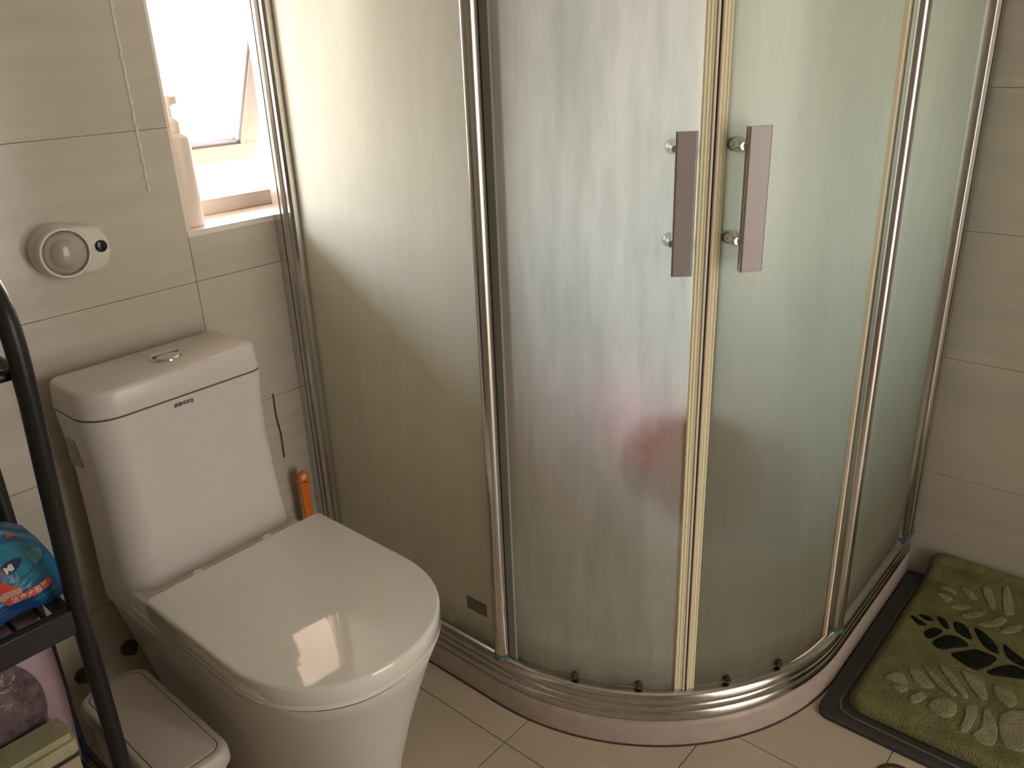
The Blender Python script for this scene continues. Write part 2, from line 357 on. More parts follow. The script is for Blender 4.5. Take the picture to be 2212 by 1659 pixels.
# pump bottle on the sill
bt = thing('pump_bottle', 'pale pump bottle standing on the window sill against the left reveal', 'bottle', (-1.130, .056, WIN[2]))
prof = [(.028, 0), (.0305, .004), (.0305, .165), (.029, .172), (.022, .178), (.013, .181)]
obj('bottle_body', lathe(prof), M['bottle'], bt)
obj('pump_collar', lathe([(.0135, .179), (.0165, .182), (.0165, .200), (.0135, .204), (.009, .207)]), M['bottle'], bt)
bm = lathe([(.0055, .205), (.0055, .228), (.010, .230), (.011, .244), (.006, .248)]); box(bm, (-.006, -.0065, .232), (.017, .0065, .246))
obj('pump_head', bm, M['bottle'], bt, bevel=.001)

# ------------------------------------------------------------------ wall-mounted holder left of the window
dv = thing('wall_sensor_light', 'white rounded wall light with clear round dome and black sensor dot, above the toilet tank', 'light', (-1.388, 0, .997))
def stadium(y, g=0, n=14):
    pts = []
    for k in range(n+1):
        aa = R(90+180*k/n); pts.append((-.022+(.046-g)*math.cos(aa), y, .002+(.047-g)*math.sin(aa)))
    for k in range(n+1):
        aa = R(-90+180*k/n); pts.append((.030+(.031-g)*math.cos(aa)*1.0, y, -.003+(.041-g)*math.sin(aa)))
    return pts
bm = loft([stadium(0), stadium(-.020), stadium(-.027, .002), stadium(-.030, .006)]); obj('casing', bm, M['white'], dv, angle=50)
bm = lathe([(.0445, .028), (.0445, .040), (.042, .044), (.0385, .044), (.0375, .032), (.001, .031)], (-.022, 0, .002), 40, '-Y'); obj('rim', bm, M['white'], dv, angle=50)
bm = lathe([(.037, .032), (.036, .040), (.030, .052), (.022, .058), (.010, .061), (.001, .0615)], (-.022, 0, .002), 40, '-Y'); obj('dome', bm, M['clear'], dv, angle=60)
bm = lathe([(.020, .032), (.018, .046), (.008, .050), (.001, .050)], (-.020, 0, .0), 24, '-Y'); obj('bulb', bm, M['white'], dv, angle=60)
bm = lathe([(.0105, .028), (.0105, .0315), (.009, .0325), (.001, .0325)], (.043, 0, .0), 28, '-Y'); obj('sensor', bm, M['black'], dv, angle=60)

# ------------------------------------------------------------------ toilet
tl = thing('toilet', 'white one-piece toilet with closed lid against the tiled wall', 'toilet', (-1.31, 0, 0))
def plan(hw, yb, yc, yf, z, n=28, ex=2.15, rb=.0):
    """D-shaped outline: straight back part from yb to yc, superellipse nose to yf (local x about the centre)"""
    pts = []
    for k in range(n+1):
        aa = -PI + PI*k/n; c_, s_ = math.cos(aa), math.sin(aa)
        pts.append((hw*math.copysign(abs(c_)**(2/ex), c_), yc+(yc-yf)*math.copysign(abs(s_)**(2/ex), s_), z))
    pts += [(hw, yb+(yc-yb)*.5 if False else (yc+yb)/2, z)]
    pts += [(hw, yb-rb, z), (hw-rb, yb, z), (-hw+rb, yb, z), (-hw, yb-rb, z), (-hw, (yc+yb)/2, z)]
    return pts
# bowl and skirt
bm = loft([plan(.118, -.03, -.36, -.600, 0, rb=.02), plan(.120, -.03, -.36, -.606, .03, rb=.02), plan(.126, -.03, -.37, -.620, .10, rb=.02), plan(.146, -.03, -.40, -.645, .20, rb=.02),
           plan(.166, -.03, -.44, -.672, .29, rb=.02), plan(.178, -.03, -.47, -.690, .345, rb=.02), plan(.183, -.03, -.49, -.698, .368, rb=.02), plan(.180, -.03, -.49, -.695, .376, rb=.02), plan(.168, -.03, -.49, -.68, .378, rb=.02)])
obj('bowl', bm, M['ceramic'], tl, angle=60)
# deck under the tank, behind the seat
bm = loft([rrect(-.180, .165, -.275, -.035, [.01, .01, .02, .02], z) for z in (.34, .396)]+[rrect(-.176, .161, -.271, -.039, [.01, .01, .02, .02], .402)])
obj('deck', bm, M['ceramic'], tl, angle=40)
# tank body
rings = []
for z, x0, x1, yf in ((.36, -.184, .160, -.196), (.41, -.183, .157, -.192), (.50, -.180, .150, -.187), (.62, -.178, .145, -.184), (.700, -.183, .147, -.187), (.7425, -.186, .150, -.190)):
    rings.append(rrect(x0, x1, yf, -.04, [.010, .018, .058, .028], z, 8))
obj('tank', loft(rings), M['ceramic'], tl, angle=50)
obj('tank_joint', loft([rrect(-.1848, .1488, -.1888, -.041, [.010, .018, .058, .028], z, 8) for z in (.7420, .7468)]), M['bindark'], tl, smooth=False)
rings = [rrect(-.186+g, .150-g, -.190+g, -.036-g*.4, [.012, .020, .060, .030], z, 8) for z, g in ((.7462, 0), (.7475, -.0004), (.786, .003), (.7912, .0045), (.7935, .0085))]
obj('tank_lid', loft(rings), M['ceramic'], tl, angle=50)
bt_ = obj('flush_button', lathe([(.029, 0), (.029, .003), (.0265, .0055), (.025, .0050), (.013, .0062), (.0005, .0066)], (0, 0, 0), 36), M['chrome'], tl, loc=(.002, -.108, .7932), angle=50)
obj('button_split', BX(((-.0250, -.0004, .0048), (.0250, .0004, .0067))), M['gap'], bt_, smooth=False)
# maker's mark printed on the tank
bm = textmesh('(RENOO)', .0088, .00025)
lg = obj('printed_mark', bm, pmat('mark_ink', (.05, .07, .07), .4), tl, smooth=False); lg.location = (-.020, -.1899, .7305); lg.rotation_euler = (R(90), 0, 0)
# sticker on the tank's left side
st = obj('sticker', BX(((-.1838, -.100, .640), (-.1760, -.062, .692))), pmat('faded_sticker', (.42, .42, .34), .4, noise=((90, 90, 90), .35)), tl, smooth=False)
obj('sticker_line', BX(*[((-.1841, -.096, .646+.010*k), (-.1837, -.066-.006*(k % 2), .648+.010*k)) for k in range(4)]), pmat('sticker_ink', (.20, .25, .20), .5), st, smooth=False)
# seat, gap and closed lid
obj('seat_gap', loft([plan(.178, -.245, -.50, -.696, z, rb=.004) for z in (.374, .383)]), M['gap'], tl, smooth=False)
obj('seat', loft([plan(.184, -.243, -.50, -.702, .381, rb=.005), plan(.1865, -.241, -.50, -.7045, .384, rb=.005), plan(.1865, -.241, -.50, -.7045, .392, rb=.005)]), M['lid'], tl, angle=40)
obj('seat_lid', loft([plan(.1855, -.241, -.50, -.7035, .3915, rb=.005), plan(.187, -.240, -.50, -.705, .394, rb=.006), plan(.187, -.240, -.50, -.705, .420, rb=.006), plan(.1865, -.2405, -.50, -.7045, .4235, rb=.006), plan(.1845, -.243, -.50, -.7025, .4262, rb=.006), plan(.181, -.247, -.50, -.699, .427, rb=.006)]), M['lid'], tl, angle=55)
for sx_ in (-.075, .075):
    obj('hinge', lathe([(.012, 0), (.012, .012), (.009, .016)], (sx_, -.225, .401), 20), M['lid'], tl)

# dark pipe stubs low on the wall beside the toilet
for px_, pz_, lb in ((-1.556, .170, 'dark round pipe cap on the wall above the waste bin'), (-1.462, .176, 'dark round pipe cap on the wall tucked behind the toilet bowl')):
    q_ = thing('pipe_cap', lb, 'pipe', (px_, 0, pz_), group='pipe caps on the wall')
    obj('flange', lathe([(.017, 0), (.017, .003), (.013, .006), (.0005, .006)], (0, 0, 0), 24, '-Y'), M['dirt'], q_, angle=40)
    obj('cap', lathe([(.009, .005), (.009, .020), (.007, .023), (.0005, .023)], (0, 0, 0), 20, '-Y'), M['dirt'], q_, angle=40)
# ------------------------------------------------------------------ orange handled brush behind the toilet
br = thing('cleaning_brush', 'orange handled brush standing between the toilet and the shower profile', 'brush', (-1.022, -.045, 0))
bm = bmesh.new()
strip = []
for z, w in ((.12, .008), (.20, .0105), (.34, .0115), (.385, .0125)):
    strip.append(rrect(-w, w, -.004, .004, .003, z, 3))
loft(strip, bm=bm)
N = 20; ring = []
for k in range(N):
    aa = 2*PI*k/N; ring.append([(math.cos(aa)*r_, y_, .397+math.sin(aa)*r_) for r_, y_ in ((.0145, -.004), (.0145, .004), (.0070, .004), (.0070, -.004))])
V = [[bm.verts.new(p) for p in q] for q in ring]
for k in range(N):
    a_, b2 = V[k], V[(k+1) % N]
    for j in range(4): bm.faces.new((a_[j], b2[j], b2[(j+1) % 4], a_[(j+1) % 4]))
obj('brush_handle', bm, M['orange'], br)
obj('hanging_cap', lathe([(.0068, -.003), (.0068, .003)], (0, 0, .397), 16, '-Y'), M['white'], br)
bm = lathe([(.030, .0), (.032, .01), (.030, .10), (.012, .13)], n=24); obj('brush_head', bm, M['white'], br)
cb = obj('thin_cable', tube(bmesh.new(), [(-1.040, -.004, .60), (-1.041, -.004, .55), (-1.036, -.004, .50), (-1.037, -.004, .44)], .0012, 6), M['gap'])
tag(cb, 'thin dark cable hanging down the tiled wall just right of the toilet tank', 'cable')

# ------------------------------------------------------------------ shower
S, A, RR = .948, .579, .501
AX = S-RR; SY = A+RR; SEAM = 44.0
TOP = 1.92
def path(off=0, n=36, start=0.0, end=None, ext=0):
    """centre line of the enclosure seen from above, shifted outward by off: list of (x, y)"""
    P = [(-S-off, -start), (-S-off, -A)]
    for k in range(1, n): t = PI/2*k/n; P.append((-AX-(RR+off)*math.cos(t), -A-(RR+off)*math.sin(t)))
    P += [(-AX, -SY-off), (XW if end is None else end, -SY-off)]
    return P
def arcpt(deg, r): return (-AX-r*math.cos(R(deg)), -A-r*math.sin(R(deg)))
def sweep(prof, closed=True, n=36):
    lines = [[(x, y, z) for x, y in path(o_, n)] for o_, z in prof]
    rings = [[ln[i] for ln in lines] for i in range(len(lines[0]))]
    return loft(rings)
sh = thing('shower_enclosure', 'curved corner shower enclosure of frosted glass and aluminium profiles', 'shower', (0, 0, 0))
cb = sweep([(-.07, 0), (-.07, .056), (.008, .060), (.017, .054), (.020, .044), (.021, 0)])
tag(obj('shower_curb', cb, M['stone'], angle=50), 'low beige brown stone curb curving under the shower enclosure', 'curb')
obj('curb_grime', sweep([(.0195, 0), (.0195, .003), (.0235, .0015), (.0245, 0)]), M['dirt'], bpy.data.objects['shower_curb'])
obj('rail_grime', sweep([(-.02, .0585), (-.02, .063), (.0135, .063), (.015, .0585)]), M['dirt'], sh)
rail = [(-.018, .062), (-.018, .119), (-.012, .123), (-.003, .124), (.005, .1235), (.012, .121), (.0165, .116), (.0185, .109), (.0175, .102), (.0145, .0975), (.0130, .0955), (.0140, .094), (.0160, .0925), (.0165, .083), (.0150, .081), (.0175, .079), (.0190, .066), (.0175, .062)]
obj('bottom_rail', sweep(rail), M['rail'], sh, angle=50)
obj('top_rail', sweep([(o_, TOP+.13-(z-.062)-.06) for o_, z in rail]), M['rail'], sh, angle=50)
# fixed panels
def slab_panel(p, q, t, z0, z1, mat):
    """flat glass panel from p to q (xy); outer face (right-hand side of p->q) etched"""
    bm = bmesh.new(); d_ = Vector((q[0]-p[0], q[1]-p[1])).normalized(); nrm = Vector((d_.y, -d_.x))
    v = []
    for z in (z0, z1):
        for (u, o_) in ((p, 0), (q, 0), (q, -t), (p, -t)): v.append(bm.verts.new((u[0]+nrm.x*o_, u[1]+nrm.y*o_, z)))
    fs = [(0, 1, 5, 4), (1, 2, 6, 5), (2, 3, 7, 6), (3, 0, 4, 7), (0, 3, 2, 1), (4, 5, 6, 7)]
    for i, f_ in enumerate(fs): bm.faces.new([v[k] for k in f_]).material_index = 0 if i == 0 else 1
    bmesh.ops.recalc_face_normals(bm, faces=bm.faces)
    return obj('glass_panel', bm, [mat, M['clearface']], sh, smooth=False)
gl = slab_panel((-S, -.035), (-S, -A+.004), .006, .115, TOP, M['frost']); gl['label'] = 'flat frosted glass panel beside the toilet'
gr = slab_panel((-AX-.004, -SY), (.0, -SY), .006, .115, TOP, M['frostright']); gr['label'] = 'narrow flat frosted glass panel at the right wall'
if True:   # outward normals of the two panels: recompute which long face is outermost
    for g_, ax_, val in ((gl, 0, -S), (gr, 1, -SY)):
        for p_ in g_.data.polygons:
            n_ = p_.normal
            p_.material_index = 0 if n_[ax_] < -.9 else 1
obj('etched_mark', BX(((-S-.0006, -.537, .192), (-S-.0001, -.480, .224))), pmat('etched_mark', (.20, .18, .14), .5, noise=((120, 120, 120), .3)), gl, smooth=False)
# posts
def extr(prof, z0, z1, mat, name, parent, angle=30):
    bm = loft([[(x, y, z) for x, y in prof] for z in (z0, z1)]); bmesh.ops.recalc_face_normals(bm, faces=bm.faces)
    return obj(name, bm, mat, parent, angle=angle)
def post(cx, cy, rot):
    # ridged round-nosed extrusion, nose outward (+u local), rotated to face outward
    pr = []
    for k in range(13):
        a_ = R(-84+168*k/12); pr.append((.004+.015*math.cos(a_), .0145*math.sin(a_)))
    pr += [(.004, .0165), (-.001, .0165), (-.001, .0145), (-.004, .0145), (-.004, .0185), (-.016, .0185), (-.016, -.0185), (-.004, -.0185), (-.004, -.0145), (-.001, -.0145), (-.001, -.0165), (.004, -.0165)]
    c_, s_ = math.cos(rot), math.sin(rot)
    P = [(cx+x_*c_-y_*s_, cy+x_*s_+y_*c_) for x_, y_ in pr]
    o = extr(P, .119, TOP, M['alu'], 'post', sh, 25)
    cap_ = [(cx+x_*c_*1.12-y_*s_*1.12, cy+x_*s_*1.12+y_*c_*1.12) for x_, y_ in pr[:13]]+[(cx-.016*c_-.02*s_, cy-.016*s_+.02*c_), (cx-.016*c_+.02*s_, cy-.016*s_-.02*c_)]
    q = extr(cap_, .1165, .1265, M['teal'], 'foot_cap', o); q['label'] = 'green corroded cap at the foot of the post'
    return o
p2 = post(-S, -A, PI); p2['label'] = 'aluminium post between flat left panel and left sliding door'
p3 = post(-AX, -SY, -PI/2); p3['label'] = 'aluminium post between right sliding door and right panel'
# wall profiles
def wallprof(side):
    if side == 'L': T = lambda u, w: (-S-w, -u)          # u: away from wall, w: outward
    else: T = lambda u, w: (XW-u, -SY-w)
    pr = [(0.001, .021), (.024, .021), (.024, .018), (.027, .018), (.027, .0195), (.036, .0205), (.043, .0175), (.0455, .013), (.047, .016), (.055, .0165), (.061, .012), (.063, .004), (.063, -.010), (0.001, -.012)]
    return extr([T(u, w) for u, w in pr], .119, TOP, M['alu'], 'wall_profile', sh, 25)
wallprof('L'); wpr = wallprof('R')
q = extr([(XW-.001, -SY-.022), (XW-.064, -SY-.019), (XW-.064, -SY+.012), (XW-.001, -SY+.013)], .116, .1255, M['teal'], 'foot_cap', wpr)
# sliding doors
def door(d0, d1, r, side):
    dr = bpy.data.objects.new('sliding_door', None); COL.objects.link(dr); dr.parent = sh
    dr['label'] = 'left curved sliding door with water stains' if side == 'L' else 'right curved sliding door'
    n = 18; bm = bmesh.new(); V = []
    for k in range(n+1):
        t = d0+(d1-d0)*k/n; po = arcpt(t, r); pi_ = arcpt(t, r-.006)
        V.append([bm.verts.new((po[0], po[1], .126)), bm.verts.new((po[0], po[1], TOP-.02)), bm.verts.new((pi_[0], pi_[1], TOP-.02)), bm.verts.new((pi_[0], pi_[1], .126))])
    for a_, b2 in zip(V, V[1:]):
        for j in range(4):
            f = bm.faces.new((a_[j], a_[(j+1) % 4], b2[(j+1) % 4], b2[j])); f.material_index = 0 if j == 0 else 1
    for e_ in (V[0], V[-1]): bm.faces.new(e_).material_index = 1
    bmesh.ops.recalc_face_normals(bm, faces=bm.faces)
    obj('glass', bm, [M['frostdoor'] if side == 'L' else M['frostright'], M['clearface']], dr, angle=30)
    # magnetic seal strips at the meeting edge: two ribbed yellowed strips
    sgn = 1 if side == 'L' else -1; edge = d1 if side == 'L' else d0
    def strip(o0, o1, hi, lo, nr, mt):
        """one extruded strip with nr shallow ribs between angular offsets o0 and o1 from the door edge"""
        pts = [arcpt(edge-sgn*o0, r-.008)]
        for q in range(nr*4+1):
            pts.append(arcpt(edge-sgn*(o0+(o1-o0)*q/(nr*4)), r+(lo if q % 4 in (0, 1) else hi)))
        pts.append(arcpt(edge-sgn*o1, r-.008))
        extr(pts, .124, TOP-.02, M[mt], 'seal_strip', dr, 20)
    strip(.15, .55, .0082, .0080, 1, 'seal2' if side == 'R' else 'sealclear')
    strip(.56, 2.35 if side == 'L' else 1.85, .0060, .0051, 3 if side == 'L' else 2, 'seal')
    # rollers
    for t in ((19.2, 33.7) if side == 'L' else (53.7, 67.5)):
        c_ = arcpt(t, r+.004); bm = bmesh.new(); d_ = Vector((-math.cos(R(t)), -math.sin(R(t)), 0))
        p = Vector((c_[0], c_[1], .134)); tube(bm, [p-d_*.004, p+d_*.006], .0075, 14)
        tube(bm, [p+d_*.006, p+d_*.009], .004, 10)
        ro_ = obj('roller', bm, M['dirt'], dr)
    # handle
    h0, h1 = (36.9, 40.3) if side == 'L' else (48.1, 51.9); hz0, hz1 = (.962, 1.175) if side == 'L' else (.964, 1.178)
    kn = 36.9 if side == 'L' else 47.6
    ca, cb2 = Vector(arcpt(h0, .54)), Vector(arcpt(h1, .54)); u = (cb2-ca).normalized(); nrm = Vector((u.y, -u.x))
    if nrm.dot(Vector((-1, -1))) < 0: nrm = -nrm
    hb = bmesh.new(); P = [ca, cb2]; b0 = .0022
    prof = [ca-nrm*.012, ca-nrm*.002, ca+u*b0, cb2-u*b0, cb2-nrm*.002, cb2-nrm*.012]
    rings = [[(p.x, p.y, z) for p in prof] for z in (hz0, hz1)]
    loft(rings, bm=hb); bmesh.ops.recalc_face_normals(hb, faces=hb.faces)
    hn = obj('door_handle', hb, [M['handle'], M['handle_edge']], dr, smooth=False)
    for p_ in hn.data.polygons:
        if p_.normal.xy.dot(nrm) < .6: p_.material_index = 1
    bv = hn.modifiers.new('bevel', 'BEVEL'); bv.width = .0008; bv.segments = 2
    hn['label'] = 'grey metal bar handle'
    for z in (1.150, 1.011):
        bm = bmesh.new(); c0 = Vector((*arcpt(kn, r+.001), z)); n3 = Vector((nrm.x, nrm.y, 0))
        tube(bm, [c0, c0+n3*.003, c0+n3*.008, c0+n3*.013, c0+n3*.016, c0+n3*(.54-r-.010)], [.011, .0115, .0105, .0085, .0055, .0055], 20)
        c1 = Vector((*arcpt((h0+h1)/2, .54), z))-n3*.010
        tube(bm, [c0+n3*(.54-r-.014), c1-n3*.001], [.0055, .0055], 10)
        # inner knob
        c2 = Vector((*arcpt(kn, r-.007), z)); tube(bm, [c2, c2-n3*.004, c2-n3*.02], [.011, .011, .009], 18)
        obj('handle_knob', bm, M['alu'], dr, angle=50)
    return dr
DR = .496
extr([arcpt(t_, r_) for t_, r_ in ((SEAM-.22, .484), (SEAM-.22, .497), (SEAM+.22, .497), (SEAM+.22, .484))], .124, TOP-.02, M['gap'], 'seam_gap', sh)
extr([arcpt(t_, r_) for t_, r_ in ((2.0, .486), (2.0, .502), (3.9, .502), (3.9, .486))], .124, TOP-.02, pmat('grey_edge_profile', (.30, .30, .26), .35), 'edge_profile', sh)
door(3.0, SEAM-.10, DR, 'L'); door(SEAM+.10, 87.5, DR, 'R')
# cream gasket beside the right post, turned along the rail
bm = bmesh.new(); a0 = arcpt(85.2, .507); a1 = arcpt(83.9, .507)
gk = []
for r_, t_ in ((.499, 84.9), (.505, 84.9), (.505, 84.1), (.499, 84.1)): gk.append(arcpt(t_, r_))
extr(gk, .130, TOP-.02, M['seal2'], 'gasket_strip', sh, 60)
bm = bmesh.new(); tube(bm, [(*arcpt(85-1.2*k, .503+.0012*k/3), .1275) for k in range(13)], [.0022]*10+[.0018, .0012, .0006], 8)
obj('gasket_strip', bm, M['seal2'], sh)
# pink bath sponge hanging inside from the left handle's inner knob
bp_ = thing('bath_sponge', 'pink bath sponge hanging behind the stained left sliding door', 'sponge', (*arcpt(32.5, .385), .665))
bm = bmesh.new(); bmesh.ops.create_icosphere(bm, subdivisions=4, radius=.088)
for v in bm.verts:
    n_ = v.co.normalized(); k_ = .010*math.sin(n_.x*19+n_.z*11)*math.cos(n_.y*17+n_.z*7)
    v.co += n_*k_; v.co.z *= 1.05
obj('sponge', bm, M['pink'], bp_)
bm = bmesh.new(); kx, ky = arcpt(36.9, .478); ox, oy = arcpt(32.5, .385)
tube(bm, [(0, 0, .07), ((kx-ox)*.6, (ky-oy)*.6, .25), (kx-ox, ky-oy, 1.011-.665+.009)], .0016, 6); obj('cord', bm, M['cord'], bp_)

# ------------------------------------------------------------------ slim waste bin
bn = thing('waste_bin', 'slim off-white waste bin with rounded lid beside the toilet', 'bin', (-1.560, -.315, 0))
bn.rotation_euler = (0, 0, R(0)); hx, hy = .060, .158
bm = loft([rrect(-hx*.80, hx*.80, -hy*.88, hy*.88, .018, .0), rrect(-hx*.92, hx*.92, -hy*.95, hy*.95, .024, .215)]); obj('bin_body', bm, M['bin'], bn, angle=40)
bm = loft([rrect(-hx, hx, -hy, hy, .028, .212), rrect(-hx-.003, hx+.003, -hy-.003, hy+.003, .03, .216), rrect(-hx-.002, hx+.002, -hy-.002, hy+.002, .03, .238), rrect(-hx+.002, hx-.002, -hy+.002, hy-.002, .028, .2445), rrect(-hx+.006, hx-.006, -hy+.006, hy-.006, .026, .246)])
obj('bin_rim', bm, M['bin'], bn, angle=50)
g0 = .013
obj('flap_gap', loft([rrect(-hx+g0-.0016, hx-g0+.0016, -hy+g0-.0016, hy-g0+.0016, .020, z) for z in (.2455, .2464)]), M['bindark'], bn, smooth=False)
obj('bin_flap', loft([rrect(-hx+g0, hx-g0, -hy+g0, hy-g0, .019, .245), rrect(-hx+g0, hx-g0, -hy+g0, hy-g0, .019, .2468), rrect(-hx+g0+.003, hx-g0-.003, -hy+g0+.003, hy-g0-.003, .017, .2478)]), M['bin'], bn, angle=50)

# ------------------------------------------------------------------ black rack at the left edge
RX, RY = -1.651, -.428
rk = thing('storage_rack', 'black metal storage rack with round tube posts at the left edge', 'rack', (RX, RY, 0))
RW, RD = .36, .215
def side_frame(x):
    # front post, arch over the top, rear post: one bent tube (local coordinates)
    pts = [(x, .006, 0), (x, .003, .30), (x, -.002, .60), (x, -.030, .80), (x, -.050, .92), (x, -.054, .99)]
    r_ = .09
    for k in range(1, 9):
        a_ = PI-PI/2*k/8; pts.append((x, -.054+r_+r_*math.cos(a_), 1.00+r_*math.sin(a_)*1.0))
    for k in range(1, 9):
        a_ = PI/2-PI/2*k/8; pts.append((x, RD-.06+.06*math.cos(a_)+.0, 1.03+.06*math.sin(a_)))
    pts += [(x, RD, .90), (x, RD, 0)]
    return tube(bmesh.new(), pts, .0125, 16)
obj('post_frame', side_frame(0), M['blackmetal'], rk, angle=50); obj('post_frame', side_frame(-RW), M['blackmetal'], rk, angle=50)
def shelf(z, h, name='shelf', full=True):
    bm = bmesh.new()
    if full:
        box(bm, (-RW+.012, -.012, z-h), (-.010, .004, z+.004)); box(bm, (-RW+.012, RD-.004, z-h), (-.010, RD+.008, z+.03))
        box(bm, (-.016, 0, z-h), (-.006, RD, z+.003)); box(bm, (-RW+.006, 0, z-h), (-RW+.016, RD, z+.003))
        for k in range(9): box(bm, (-RW+.03+.036*k, 0, z-.006), (-RW+.036+.036*k, RD, z-.001))
    else:
        tube(bm, [(0, -.030, z), (-RW, -.030, z)], .0075, 12); tube(bm, [(0, RD, z), (-RW, RD, z)], .0075, 12)
        tube(bm, [(0, -.030, z+.002), (0, RD, z+.002)], .0075, 12); tube(bm, [(-RW, -.030, z+.002), (-RW, RD, z+.002)], .0075, 12)
        for k in range(9): tube(bm, [(-RW+.03+.036*k, -.03, z+.004), (-RW+.03+.036*k, RD, z+.004)], .002, 6)
    return obj(name, bm, M['blackmetal'], rk, bevel=0 if not full else .002)
shelf(.955, .02, full=False); shelf(.598, .035); shelf(.26, .035)

# blue soft pack on the middle shelf
PKX0, PKX1, PKZ0 = -1.945, -1.640, .603
pk = thing('blue_wipes_pack', 'bright blue soft pack with red banner and navy oval on the middle rack shelf', 'packet', ((PKX0+PKX1)/2, -.330, PKZ0))
PW, PH, PT = (PKX1-PKX0)/2, .138, .070
def pk_surf(u, v, off=0):
    """front face: u in -1..1 across, v in 0..1 up; slumped pillow with sloping shoulders"""
    au = abs(u)
    top = PH*(1-.42*max(0, (au-.35)/.65)**1.25)
    x = PW*u*(1-.10*v**2)
    z = top*v
    y = -PT*(1-.25*au**3)*(1-.55*v**2.2)**1.0 - .006*math.sin(u*9+v*5)*(1-v) - off
    return Vector((x, y, z))
bm = bmesh.new(); NU, NV = 30, 16; F = []; B = []
for j in range(NV+1):
    F.append([bm.verts.new(pk_surf(-1+2*i/NU, j/NV)) for i in range(NU+1)])
    rb = []
    for i in range(NU+1):
        p = pk_surf(-1+2*i/NU, j/NV); rb.append(bm.verts.new((p.x, .055*(1-.5*(j/NV)**2), p.z)))
    B.append(rb)
for j in range(NV):
    for i in range(NU):
        bm.faces.new((F[j][i], F[j][i+1], F[j+1][i+1], F[j+1][i])); bm.faces.new((B[j][i+1], B[j][i], B[j+1][i], B[j+1][i+1]))
    bm.faces.new((F[j][0], F[j+1][0], B[j+1][0], B[j][0])); bm.faces.new((F[j+1][NU], F[j][NU], B[j][NU], B[j+1][NU]))
for i in range(NU):
    bm.faces.new((F[NV][i], F[NV][i+1], B[NV][i+1], B[NV][i])); bm.faces.new((F[0][i+1], F[0][i], B[0][i], B[0][i+1]))
obj('pack_film', bm, M['packblue'], pk, angle=60)
def on_pack(name, bm, mat, x, z, rot, off=.0008, parent=pk, subdiv=0):
    """lay a flat print (xy plane, metres) on the pack front at x,z"""
    if subdiv:
        bmesh.ops.triangulate(bm, faces=bm.faces)
        bmesh.ops.subdivide_edges(bm, edges=bm.edges, cuts=subdiv, use_grid_fill=True)
    c_, s_ = math.cos(rot), math.sin(rot)
    for v in bm.verts:
        xx = x+v.co.x*c_-v.co.y*s_; zz = z+v.co.x*s_+v.co.y*c_; h_ = v.co.z
        u = max(-1, min(1, xx/(PW))); top = PH*(1-.42*max(0, (abs(u)-.35)/.65)**1.25); vv = max(0, min(1, zz/top)); u = max(-1, min(1, xx/(PW*(1-.10*vv**2))))
        v.co = pk_surf(u, vv, off+h_)
    bmesh.ops.recalc_face_normals(bm, faces=bm.faces)
    return obj(name, bm, mat, parent, smooth=False)
def flat(pts):
    bm = bmesh.new(); bm.faces.new([bm.verts.new((a_, b2, 0)) for a_, b2 in pts]); return bm
def pill(w, h, n=8):
    return [(w/2-h/2+h/2*math.cos(R(-90+180*k/n)), h/2*math.sin(R(-90+180*k/n))) for k in range(n+1)]+[(-w/2+h/2+h/2*math.cos(R(90+180*k/n)), h/2*math.sin(R(90+180*k/n))) for k in range(n+1)]
def ell(w, h, n=24): return [(w/2*math.cos(2*PI*k/n), h/2*math.sin(2*PI*k/n)) for k in range(n)]
CX = (PKX0+PKX1)/2
def P(x, z): return (x-CX+.014, z-PKZ0-.016)
# deep band along the bottom, pale teal sweep, tissue shape
on_pack('deep_band', flat([(-.13, -.006), (.125, -.006), (.125, .010), (.0, .016), (-.13, .012)]), M['packdeep'], 0, .008, 0, .0006, subdiv=4)
on_pack('teal_sweep', flat([(-.075, -.015), (.0, -.014), (.080, -.002), (.080, .006), (.03, .010), (-.075, .016)]), M['packteal'], *P(-1.752, .655), R(8), .0007, subdiv=4)
on_pack('teal_shape', flat([(-.05, -.010), (-.045, .024), (-.02, .034), (.012, .028), (.036, .014), (.034, -.006), (.012, -.018), (-.02, -.018)]), M['packteal'], *P(-1.712, .690), R(2), .0009, subdiv=4)
on_pack('pale_fold', flat([(.0, -.012), (.012, -.004), (.014, .008), (.006, .013), (-.006, .010)]), M['packpale'], *P(-1.686, .686), R(-5), .0012, subdiv=2)
on_pack('navy_oval', flat(ell(.044, .016)), M['navy'], *P(-1.722, .690), R(8), .0015, subdiv=2)
on_pack('oval_script', textmesh('Mi', .012, .0006, .0002), M['cream'], *P(-1.720, .690), R(8), .0022)
bn_ = on_pack('red_banner', flat(pill(.062, .0115)), M['red'], *P(-1.706, .646), R(3), .0015, subdiv=3)
on_pack('banner_text', textmesh('洁净大包装', .0098, .0002, .0002), M['cream'], *P(-1.706, .646), R(3), .0024)
on_pack('small_text', textmesh('100片×8包', .0075, 0, .0002), M['packpale'], *P(-1.690, .634), R(3), .0018)
for (x_, z_, pts) in ((-1.697, .731, [(-.010, -.004), (.011, -.007), (0, .010)]), (-1.656, .666, [(-.005, -.008), (.005, -.006), (0, .008)]), (-1.728, .668, [(-.016, -.007), (.010, -.007), (-.006, .010)])):
    on_pack('red_triangle', flat(pts), M['red'], *P(x_, z_), 0, .0016, subdiv=2)
on_pack('peach_patch', flat(ell(.03, .016, 12)), M['skin'], *P(-1.728, .655), R(8), .0014, subdiv=2)

